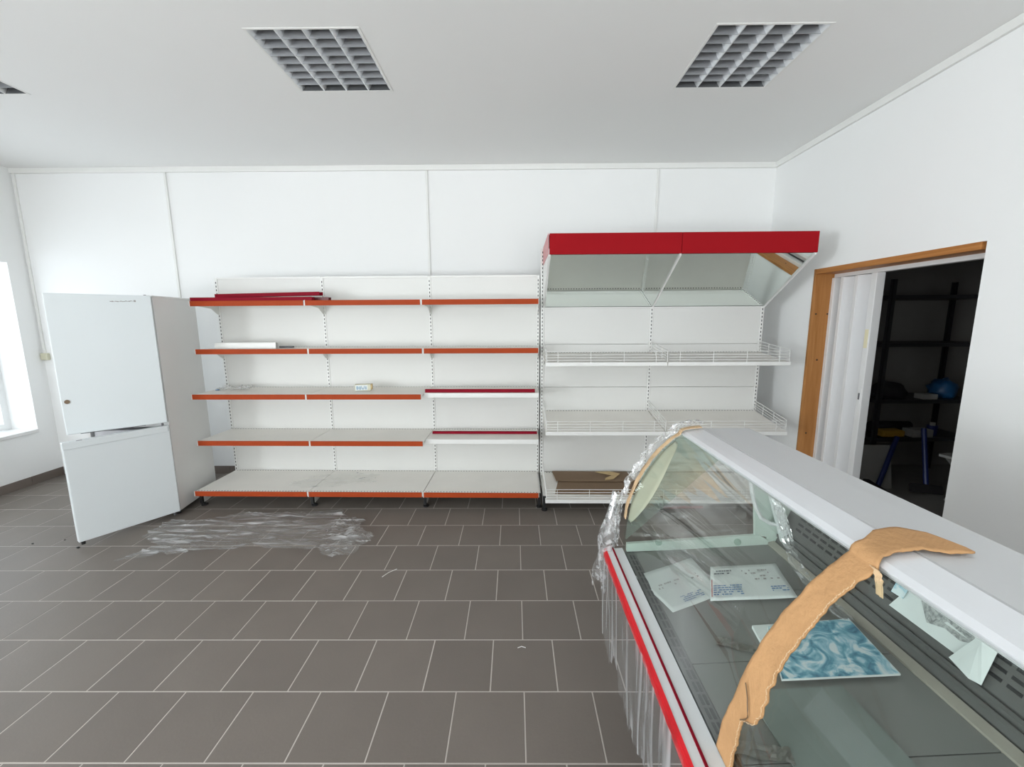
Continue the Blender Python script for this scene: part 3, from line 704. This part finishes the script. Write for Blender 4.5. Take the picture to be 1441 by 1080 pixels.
# ================================================================== FILM AND BITS ON THE FLOOR
poly = [(-2.86, 2.94), (-2.84, 3.19), (-2.60, 3.18), (-2.29, 3.33), (-1.90, 3.30), (-1.51, 3.375), (-1.45, 3.27), (-1.22, 3.16), (-1.25, 3.04), (-1.05, 2.91), (-1.10, 2.83), (-1.13, 2.69), (-1.30, 2.62), (-1.45, 2.735), (-1.93, 2.77), (-2.27, 2.73), (-2.76, 2.60), (-2.62, 2.80)]
def inpoly(x, y, P):
    c = False; j = len(P)-1
    for i in range(len(P)):
        if (P[i][1] > y) != (P[j][1] > y) and x < (P[j][0]-P[i][0])*(y-P[i][1])/(P[j][1]-P[i][1])+P[i][0]: c = not c
        j = i
    return c
X0, X1, Y0, Y1 = -2.92, -1.0, 2.55, 3.42
def ff(u, v):
    x, y = X0+(X1-X0)*u, Y0+(Y1-Y0)*v
    yy = y+.06*nz3(x*2.2, y*2, 5)
    h = (1-abs(nz3(x*1.6, yy*13, 1))*2.2)
    h = max(0, h)**3*.016 + abs(nz3(x*4, yy*30, 3))*.008 + max(0, nz3(x*7, y*9, 8)-.25)*.03
    if x > -1.45: h += .035*abs(nz3(x*14, y*14, 2))
    return Vector((x+.015*nz3(x*8, y*8, 1), y+.012*nz3(x*8, y*8, 6), .003+h))
o = MB().grid(ff, 190, 110, lambda u, v: inpoly(X0+(X1-X0)*u+.03*nz3(u*30, v*16, 4), Y0+(Y1-Y0)*v+.02*nz3(u*30, v*16, 7), poly)).build('plastic_film', 'film')
tag(o, 'big crumpled clear plastic film lying on the floor by the fridge', 'film')
for (x, y, s_, mt, lb) in [(-3.183, 2.775, .012, 'black', 'tiny black debris bit under the lower fridge door'), (-3.581, 2.83, .008, 'black', 'tiny black debris bit on the floor, leftmost of the two by the left wall'),
                       (-3.40, 2.885, .006, 'black', 'tiny black debris bit on the floor between the fridge door and left wall')]:
    tag(blob('debris', mt, (x, y, 0), (s_, s_*.7, s_*.6), .3, x*7, nu=10, nv=6), lb, 'debris')
for (x, y, rz, l, lb) in [(-.82, 2.466, .9, .055, 'white plastic sliver on the middle of the floor'), (.029, 1.845, .1, .02, 'tiny white fleck on the near floor tile')]:
    o = MB().tube([(-l, 0, .002), (0, .006, .003), (l, -.003, .0022)], .0018, 6).build('plastic_sliver', 'steel_w', loc=(x, y, 0)); o.rotation_euler = (0, 0, rz); tag(o, lb, 'debris')

# ================================================================== GLASS DISPLAY CASE
DC = empty('display_case', (0, 0, 0), 0, 'curved glass refrigerated display counter with silver canopy in the right foreground', 'display case')
NY, FY = -.85, 1.645
gp = [(.462, .658), (.464, .70), (.466, .745), (.472, .811), (.481, .866), (.50, .922), (.524, .977), (.555, 1.030), (.592, 1.082), (.638, 1.128), (.679, 1.158)]
def spline(P, n):
    out = []
    for i in range(len(P)-1):
        p0, p1, p2, p3 = P[max(i-1, 0)], P[i], P[i+1], P[min(i+2, len(P)-1)]
        for k in range(n):
            t = k/n
            out.append(tuple(.5*((2*p1[c])+(-p0[c]+p2[c])*t+(2*p0[c]-5*p1[c]+4*p2[c]-p3[c])*t*t+(-p0[c]+3*p1[c]-3*p2[c]+p3[c])*t**3) for c in (0, 1)))
    return out+[P[-1]]
gs = spline(gp, 4)
def offset(P, d):
    out = []
    for i, p in enumerate(P):
        a, c = P[max(i-1, 0)], P[min(i+1, len(P)-1)]
        tx, tz = c[0]-a[0], c[1]-a[1]; l = math.hypot(tx, tz)
        out.append((p[0]-tz/l*d, p[1]+tx/l*d))       # outward: towards -x / +z
    return out
go = offset(gs, .006)
# base and lower body (mostly hidden, kept for other viewpoints)
MB().box(.66, 1.30, NY+.06, FY-.06, 0, .13, bev=.004).build('plinth', 'case_g', DC)
MB().prism([(.44, .60), (.62, .14), (1.33, .14), (1.33, .60)], NY, FY-.01, 'y').build('lower_body', 'case_g', DC)
MB().box(1.12, 1.42, NY, FY-.01, .601, .63, bev=.003).build('service_worktop', 'case_w', DC)
# front bumper rail with red stripes
MB().prism([(.388, .600), (.388, .656), (.456, .660), (.458, .6005)], NY, FY-.005, 'y').build('front_rail', 'case_w', DC)
MB().prism([(.381, .612), (.377, .620), (.377, .645), (.380, .654), (.3875, .658), (.3875, .612)], NY, FY-.003, 'y').build('red_bumper', 'redrail', DC)
MB().box(.412, .4185, NY, FY-.003, .6575, .6610).build('red_pinstripe', 'redstrip', DC)
# curved front glass
fg = MB(); fg.prism(gs+go[::-1], NY, FY-.012, 'y'); fg.build('front_glass', 'glass', DC, False)
for p in bpy.data.objects['front_glass'].data.polygons: p.use_smooth = len(p.vertices) == 4
bpy.data.objects['front_glass'].data.polygons[0].use_smooth = False
# front vent strip
vb = MB().box(.464, .500, NY, FY-.02, .640, .654).build('front_vent', 'deckd', DC)
b = MB(); y = NY+.02
while y < FY-.06:
    for x in (.4775, .490): b.box(x-.0038, x+.0038, y, y+.029, .654, .6546)
    y += .038
tag(b.build('vent_slots', 'black', vb), kind='stuff')
# deck panels sloping up towards the back
yy = [FY-.015, 1.33, 1.045, .775, .49, .2, -.1, -.4, NY]
for a_, c_ in zip(yy, yy[1:]):
    MB().prism([(.502, .652), (1.060, .686), (1.060, .676), (.502, .642)], c_+.0015, a_-.0015, 'y').build('deck_panel', 'deck', DC)
MB().prism([(1.061, .680), (1.061, .692), (1.088, .700), (1.092, .690)], NY, FY-.015, 'y').build('rear_edge_strip', 'beige', DC)
bw = MB().prism([(1.092, .690), (1.155, .86), (1.155, 1.02), (1.17, 1.02), (1.17, .690)], NY, FY-.016, 'y').build('inner_back', 'deckd', DC)
b = MB(); y = NY+.02; k = 0
dirv = Vector((.063, 0, .17)).normalized(); nrm = Vector((-dirv.z, 0, dirv.x))
while y < FY-.08:
    for f_ in (.105, .128, .151):
        p = Vector((1.092, 0, .690))+dirv*f_
        q = [p-dirv*.0045, p+dirv*.0045]
        b.prism([(q[0].x, q[0].z), (q[1].x, q[1].z), (q[1].x+nrm.x*.0006, q[1].z+nrm.z*.0006), (q[0].x+nrm.x*.0006, q[0].z+nrm.z*.0006)], y, y+.030, 'y')
    for z in (.885, .91, .935): b.box(1.1543, 1.1550, y, y+.030, z-.0035, z+.0035)
    y += .040; k += 1
tag(b.build('vent_slots', 'black', bw), kind='stuff')
b = MB()
for f_ in (.035, .06):
    p = Vector((1.092, 0, .690))+dirv*f_; q = p+nrm*.008
    b.prism([(p.x, p.z-.006), (q.x, q.z-.006), (q.x, q.z+.006), (p.x, p.z+.006)], NY, FY-.02, 'y')
b.build('inner_ledge', 'deckd', DC)
# canopy
MB().prism([(.690, 1.150), (.682, 1.156), (.681, 1.166), (.694, 1.1735), (.715, 1.1775), (.757, 1.1832), (.7605, 1.1832), (.762, 1.180), (.762, 1.152)], NY, FY, 'y').build('canopy_fascia', 'fascia', DC)
MB().prism([(.764, 1.1795), (.768, 1.1830), (.90, 1.1840), (.955, 1.1830), (.966, 1.178), (.985, 1.13), (.975, 1.125), (.95, 1.16), (.764, 1.155)], NY, FY, 'y').build('canopy_top', 'canopy', DC)
for y in (FY-.07, NY+.03): MB().prism([(.95, 1.158), (.98, 1.13), (1.17, .62), (1.13, .62)], y, y+.03, 'y').build('canopy_post', 'case_w', DC)
MB().box(.955, .975, NY+.05, FY-.08, 1.12, 1.157).build('lamp_channel', 'case_w', DC)
# far end: glass, frame and pale end wall
endp = [(x+.004, z) for x, z in gs if z > .66]+[(.94, 1.150), (1.085, .70)]
MB().prism([(.468, .70)]+[p for p in endp if p[1] > .70], FY-.010, FY-.004, 'y').build('end_glass', 'glass_end', DC)
MB().prism([(.470, .655), (.470, .690), (1.02, .728), (1.06, .705), (1.06, .676)], FY-.026, FY-.0105, 'y').build('end_frame_bar', 'pale', DC)
MB().prism([(1.005, .725), (.965, 1.145), (1.0, 1.13), (1.055, .98), (1.088, .93), (1.055, .72)], FY-.024, FY-.0105, 'y').build('end_frame_post', 'pale', DC)
MB().prism([(1.056, .676), (1.056, .72), (1.09, .93), (1.16, .93), (1.16, .676)], FY-.020, FY-.0105, 'y').build('end_wall', 'pale', DC)
MB().tube([(.955, 1.605, .98), (.965, 1.60, .92), (.985, 1.60, .86), (1.01, 1.60, .815), (1.05, 1.60, .79), (1.13, 1.60, .775)], .008, 8).build('drain_hose', 'case_w', DC)
for x in (.60, .93): MB().cyl((x, FY-.034, .700), .014, .007, 14, 'y').build('glass_clip', 'sheet', DC)
# near end (behind the viewer's shoulder)
MB().prism([(.468, .70)]+[p for p in endp if p[1] > .70], NY+.004, NY+.010, 'y').build('end_glass', 'glass_end', DC)

_in = offset(gs, -.003)
_k = [i for i, p in enumerate(gs) if .78 < p[1] < 1.14]
def seal_fn(u, v):
    t = u*(len(_k)-1); i = min(int(t), len(_k)-2); f = t-i; p, q = _in[_k[i]], _in[_k[i+1]]
    return Vector((p[0]+(q[0]-p[0])*f+.004*v, FY-.016-v*(.020+.115*math.sin(math.pi*u)**.8), p[1]+(q[1]-p[1])*f-.003*v))
MB().grid(seal_fn, 30, 5).thick(.0012).build('edge_seal', 'seal', DC, True)
# ---------------- inside the case
dz = lambda x, y: .652+(x-.502)*(.034/.558)
def paper(name, quad, lift, label, mt='paper', curl=.004, parent=None, nu=14, nv=10, t=.0006):
    A, B, C, D = [Vector((*p, 0)) for p in quad]       # A-B far edge, D-C near edge
    def fn(u, v):
        p = A.lerp(B, u).lerp(D.lerp(C, u), v)
        return Vector((p.x, p.y, dz(p.x, p.y)+lift+curl*(nz3(u*2+lift*900, v*2, 1)+.5)*(abs(u-.5)+abs(v-.5))))
    o = MB().grid(fn, nu, nv).thick(t).build(name, mt, parent, True)
    return tag(o, label, 'paper') if label else o
def on_quad(quad, lift, marks, mt, name, parent):
    A, B, C, D = [Vector((*p, 0)) for p in quad]; b = MB()
    for (u0, u1, v0, v1) in marks:
        cs = [A.lerp(B, u).lerp(D.lerp(C, u), v) for u, v in ((u0, v0), (u1, v0), (u1, v1), (u0, v1))]
        lo_ = [b.bm.verts.new((p.x, p.y, dz(p.x, p.y)+lift)) for p in cs]; hi_ = [b.bm.verts.new((p.x, p.y, dz(p.x, p.y)+lift+.0003)) for p in cs]
        b.bm.faces.new(hi_); b.bm.faces.new(lo_[::-1])
        for i in range(4): b.bm.faces.new((lo_[i], lo_[(i+1) % 4], hi_[(i+1) % 4], hi_[i]))
    return b.build(name, mt, parent)
rnd = random.Random(4)
def text_lines(u0, u1, v0, v1, n, dens=.8):
    out = []
    for i in range(n):
        v = v0+(v1-v0)*i/n; u = u0
        while u < u1-.01:
            l = rnd.uniform(.012, .045)
            if rnd.random() < dens: out.append((u, min(u+l, u1), v, v+(v1-v0)/n*.45))
            u += l+.008
    return out
q1 = [(.715, 1.550), (.756, 1.478), (.524, 1.250), (.458, 1.455)]
q1 = [(.458, 1.455), (.712, 1.552), (.735, 1.33), (.524, 1.250)]
p1 = paper('paper_form', q1, .0015, 'white form sheet on the case deck, left one under the other')
on_quad(q1, .0075, text_lines(.30, .70, .78, .93, 4), 'print_blue', 'printed_lines', p1)
on_quad(q1, .0075, text_lines(.12, .85, .40, .55, 2, .4), 'print_grey', 'printed_rows', p1)
q2 = [(.752, 1.474), (1.000, 1.470), (.955, 1.277), (.664, 1.284)]
p2 = paper('paper_form', q2, .010, 'white form sheet on the case deck, right one overlapping the other')
on_quad(q2, .0165, text_lines(.04, .40, .62, .92, 5), 'print_blue', 'printed_lines', p2)
on_quad(q2, .0165, text_lines(.75, .95, .70, .92, 4, .6), 'print_blue', 'printed_stamp', p2)
on_quad(q2, .0165, [(.012, .026, .45, .93)], 'print_red', 'red_margin_bar', p2)
on_quad(q2, .0165, text_lines(.05, .30, .18, .34, 2, .9), 'print_dark', 'handwriting', p2)
on_quad(q2, .0165, text_lines(.35, .93, .2, .55, 4, .3), 'print_grey', 'printed_rows', p2)
# white booklet under a blue printed one
qb = [(.735, 1.172), (.86, 1.175), (.86, 1.06), (.722, 1.06)]
bk = sheet('booklet', 'paper', [(.738, 1.165), (.98, 1.17), (.97, 1.03), (.722, 1.06)], lambda x, y: dz(x, y)+.001, .010, 'white booklet underneath the blue printed one on the deck', 'booklet')
qm = [(.775, 1.150), (1.035, 1.165), (1.010, .962), (.702, .964)]
mg = empty('blue_magazine', (.87, 1.06, dz(.87, 1.06)+.0125), 0, 'blue and white printed magazine on the case deck behind the cardboard strip', 'magazine')
def mgz(x, y): return dz(x+.87, y+1.06)-dz(.87, 1.06)
pl = [(x-.87, y-1.06) for x, y in qm[::-1]]
sheet('page_block', 'paper', pl, mgz, .005, None, None, mg)
sheet('cover', 'mag', [(x*.985, y*.985) for x, y in pl], lambda x, y: mgz(x, y)+.0052, .0008, None, None, mg)
sheet('deck_rectangle', 'gsheet', [(.605, .62), (.86, .62), (.85, .95), (.60, .95)], lambda x, y: dz(x, y)+.0015, .003, 'flat grey green rectangle on the deck in front of the magazine', 'sheet')  # thin grey green rectangle, a little paler than the deck
# smears of tape on the deck
def tape_strip(loc, rz, l, w_, lb):
    def fn(u, v): return Vector(((u-.5)*l, (v-.5)*w_*(1+.4*nz3(u*5, 1, l)), .001+.006*abs(nz3(u*6, v*3, w_*99))+.002*math.sin(u*9)))
    o = MB().grid(fn, 24, 5).thick(.0005).build('tape_strip', 'film_b', loc=loc); o.rotation_euler = (0, -.06, rz)
    o.data.materials[0] = M['tape2']; return tag(o, lb, 'tape')
M['tape2'] = film_mat('brown_tape', .72, .92, (14, 20, 5), tint=(.15, .14, .09), rough=.3)
tape_strip((.665, 1.095, dz(.665, 1.095)+.002), -.42, .13, .03, 'brown see-through tape strip on the deck left of the magazine')
tape_strip((.545, .80, dz(.545, .80)+.004), -.25, .14, .035, 'brown see-through tape strip on the deck near the picture bottom')
# papers leaning on the inner back
def leaning(name, mt, pts, label, cat, t=.0008, x=0):
    b = MB(); A = [b.bm.verts.new(p) for p in pts]; B = [b.bm.verts.new((p[0]-t, p[1], p[2]+t*.3)) for p in pts]; n = len(pts)
    b.bm.faces.new(A); b.bm.faces.new(B[::-1])
    for i in range(n): b.bm.faces.new((A[i], A[(i+1) % n], B[(i+1) % n], B[i]))
    return tag(b.build(name, mt), label, cat)
def lp(y, z, off=.006):
    t = (z-.690)/.17
    xx = 1.092+.063*min(t, 1)
    return (xx-off, y, z)
sh1 = leaning('hanging_paper', 'paper', [lp(1.128, .775), lp(1.10, .86), lp(1.09, .93), lp(.80, .93), lp(.895, .868), lp(.935, .778)], 'white paper with a grey map leaning on the inner back of the case', 'paper')
b = MB(); pts = [(1.06+.0, .90)]
mp_ = [(1.060, .838), (1.065, .88), (.985, .89), (.925, .85), (.918, .826), (.945, .812), (.985, .815), (1.025, .800)]
A = [b.bm.verts.new(lp(y, z, .0075)) for y, z in mp_]; B = [b.bm.verts.new(lp(y, z, .0085)) for y, z in mp_]
b.bm.faces.new(A); b.bm.faces.new(B[::-1])
for i in range(len(mp_)): b.bm.faces.new((A[i], A[(i+1) % len(mp_)], B[(i+1) % len(mp_)], B[i]))
b.build('map_print', 'maplet', sh1)
leaning('folded_paper', 'paper', [lp(.945, .765, .012), lp(.90, .87, .03), lp(.868, .90, .012), lp(.868, .76, .012), lp(.892, .755, .014)], 'folded white paper leaning right of the map paper', 'paper')
leaning('blue_label', 'mag', [lp(1.135, .815, .014), lp(1.128, .88, .014), lp(1.085, .90, .014), lp(1.098, .818, .014)], 'small blue printed label beside the map paper', 'label')

# ================================================================== CARDBOARD STRIPS ON THE GLASS
full = gs + spline([(.679, 1.158), (.690, 1.1745), (.757, 1.184), (.80, 1.1845), (.87, 1.1845)], 4)[1:]
cum = [0]
for a, c in zip(full, full[1:]): cum.append(cum[-1]+math.hypot(c[0]-a[0], c[1]-a[1]))
fo1 = offset(full, .0085); fo2 = offset(full, .0125)
def at_s(P, s):
    s = max(0, min(s, cum[-1]-1e-6))
    for i in range(len(cum)-1):
        if s <= cum[i+1]:
            t = (s-cum[i])/(cum[i+1]-cum[i]); return (P[i][0]+(P[i+1][0]-P[i][0])*t, P[i][1]+(P[i+1][1]-P[i][1])*t)
    return P[-1]
def s_of(z=None, x=None):
    best = min(range(len(full)), key=lambda i: abs(full[i][1]-z) if x is None else abs(full[i][0]-x)); return cum[best]
def interp(tab, s):
    if s <= tab[0][0]: return tab[0][1]
    for (a, va), (c, vc) in zip(tab, tab[1:]):
        if s <= c: return va+(vc-va)*(s-a)/(c-a)
    return tab[-1][1]
far_t = [(s_of(z=.67), .805), (s_of(z=.731), .797), (s_of(z=.841), .771), (s_of(z=.95), .767), (s_of(z=1.07), .764), (s_of(z=1.139), .770), (s_of(x=.70), .779), (s_of(x=.748), .803), (s_of(x=.805), .812), (s_of(x=.83), .790), (s_of(x=.858), .735)]
near_t = [(s_of(z=.67), .745), (s_of(z=.815), .734), (s_of(z=.838), .694), (s_of(z=.89), .695), (s_of(z=.95), .702), (s_of(z=1.05), .703), (s_of(z=1.10), .708), (s_of(z=1.15), .707), (s_of(x=.70), .724), (s_of(x=.755), .730), (s_of(x=.81), .716), (s_of(x=.858), .716)]
s0, s1 = s_of(z=.665), s_of(x=.855)
def card_fn(u, v, P, amp=.004):
    s = s0+(s1-s0)*u
    yf_, yn = interp(far_t, s), interp(near_t, s)
    yn += .005*nz3(s*60, 2, 1)+.004*nz3(s*25, 5, 1)+.002*nz3(s*150, 1, 1); yf_ += .0015*nz3(s*40, 8, 1)
    y = yn+(yf_-yn)*v
    x, z = at_s(P, s); lift = .012*max(0, (v-.5))*0+amp*abs(nz3(s*14, y*14, 2))
    return Vector((x-lift*.7, y, z+lift*.5))
cs_ = empty('cardboard_strip', (.50, .75, .70), 0, 'torn brown cardboard strip bent over the curved glass and canopy', 'cardboard')
o = MB().grid(lambda u, v: card_fn(u, v, fo1)-Vector((.50, .75, .70)), 110, 10).thick(.0035).build('corrugated_sheet', 'card', cs_, True)
b = MB()
for k in range(62):                      # ragged pale torn fibres along the near edge
    s = s0+(s1-s0)*(k/90); p = card_fn(k/90, -.004, fo2, .004)-Vector((.50, .75, .70)); p2 = card_fn((k+.8)/90, .004+.02*abs(nz3(k*.7, 0, 0)), fo2, .004)-Vector((.50, .75, .70))
    b.tube([p, (p+p2)/2+Vector((0, -.001-.002*abs(nz3(k*1.7, 0, 1)), 0)), p2], .0009, 5)
b.build('torn_edge', 'card_in', cs_)
b = MB(); pts = []
for k in range(9):                       # tear running in from the near edge
    u_ = (s_of(z=.815)+(s_of(z=.885)-s_of(z=.815))*k/8-s0)/(s1-s0); v_ = .02+.72*(k/8)**1.3+.03*nz3(k*1.3, 0, 0)
    pts.append(card_fn(u_, v_, fo2, .004)-Vector((.50, .75, .70))+Vector((-.0006, 0, .0004)))
b.tube(pts, .0013, 5); b.build('tear', 'brown', cs_)
# tail of torn paper hanging from the strip near the canopy edge
b = MB().grid(lambda u, v: Vector((.668-.010*u+.004*nz3(u*9, v*4), .722-.03*u-.02*v*(1-.3*u), 1.165-.05*u*u+.012*u)), 10, 5).thick(.0015)
b.build('paper_tail', 'card_in', cs_, False, (-.50, -.75, -.70))

# edge strip at the far end with scrunched foil
def edge_fn(u, v):
    s = s_of(z=.80)+(s_of(x=.76)-s_of(z=.80))*u
    x, z = at_s(fo1, s); y = 1.628+.026*v+.005*nz3(s*30, v*2, 3)
    l = .004*abs(nz3(s*18, v*2, 7))
    return Vector((x-l, y, z+l*.8))
ed = tag(MB().grid(edge_fn, 70, 6).thick(.003).build('cardboard_edge_strip', 'card_in'), 'narrow torn cardboard strip along the far edge of the case glass', 'cardboard')
def scr_fn(u, v):
    s = s_of(z=.665)+(s_of(x=.79)-s_of(z=.665))*u
    x, z = at_s(fo2, s); th = (v-.5)*2.6
    wob = .6+.8*abs(nz3(s*16, v*3, 1))
    l = (.012+.020*math.cos(th))*wob+.012*abs(nz3(s*50, v*9, 4))
    y = 1.650+.030*math.sin(th)*wob+.01*nz3(s*30, v*6, 2)
    nx, nzv = -.75, .55
    return Vector((x+nx*l-.004, y, z+nzv*l))
tag(MB().grid(scr_fn, 120, 20).build('foil_wrap', 'film_s'), 'scrunched clear foil wrapped along the far edge of the case', 'film')
# foil hanging down in front of the rail, and the bunch at the corner
def hang_fn(u, v):
    y = .30+(1.66-.30)*u
    ln = .40+.14*nz3(u*9, 0, 3)
    fold = .016*nz3(y*11, v*.8, 1)+.006*nz3(y*34, v*1.2, 2)
    x = .362+.012*v+fold*min(1, .4+v)*.9
    return Vector((x, y+.03*v*nz3(y*6, 1, 2), .668-ln*v))
tag(MB().grid(hang_fn, 170, 22, lambda u, v: v < .88+.35*nz3(u*11, 0, 8)+.1*nz3(u*40, 0, 3)).build('hanging_foil', 'film_h'), 'clear plastic foil hanging down in front of the red striped rail', 'film')
def bunch_fn(u, v):
    a = u*2*math.pi; r = .024+.030*math.sin(v*2.6)+.016*nz3(u*6, v*4, 1)
    return Vector((.432-.075*v+r*.55*math.cos(a)+.012*nz3(u*8, v*5, 6), 1.668+r*math.sin(a), .90-.48*v-.03*nz3(u*9, 1, 5)))
b = MB().grid(bunch_fn, 36, 26, lambda u, v: v < .8+.4*nz3(u*7, 0, 2)); bmesh.ops.remove_doubles(b.bm, verts=b.bm.verts, dist=1e-4)
tag(b.build('foil_bunch', 'film_s'), 'bunched clear foil drooping at the far front corner of the case', 'film')
# foil stretched over the far end glass, and a twisted piece hanging inside
def endf(u, v):
    x = .50+.50*u; z = .70+.44*v
    return Vector((x, FY+.006+.012*abs(nz3(x*5, z*16, 3))+.006*abs(nz3(x*16, z*30, 1)), z))
def endk(u, v):
    x = .50+.50*u; z = .70+.44*v
    gx = min(gs, key=lambda p: abs(p[1]-z))[0]
    return x > gx+.01 and x < .99-(z-.7)*.1
tag(MB().grid(endf, 50, 40, endk).build('end_foil', 'film_e'), 'clear foil stretched across the far end glass of the case', 'film')
def twist(u, v):
    P = [(1.00, 1.52, 1.00), (1.01, 1.49, .90), (1.015, 1.44, .80), (1.01, 1.36, .735), (1.02, 1.24, .705), (1.03, 1.16, .702)]
    t = u*(len(P)-1); i = min(int(t), len(P)-2); f_ = t-i
    c = Vector(P[i]).lerp(Vector(P[i+1]), f_)
    w_ = .020+.012*abs(nz3(u*7, 0, 1))
    return c+Vector(((v-.5)*2*w_+.006*nz3(u*14, v*5, 2), .012*nz3(u*12, v*6, 4), .008*abs(nz3(u*12, v*8, 7))))
tag(MB().grid(twist, 50, 12).build('foil_twist', 'film_s'), 'twisted strip of clear foil hanging inside the case by the far end', 'film')
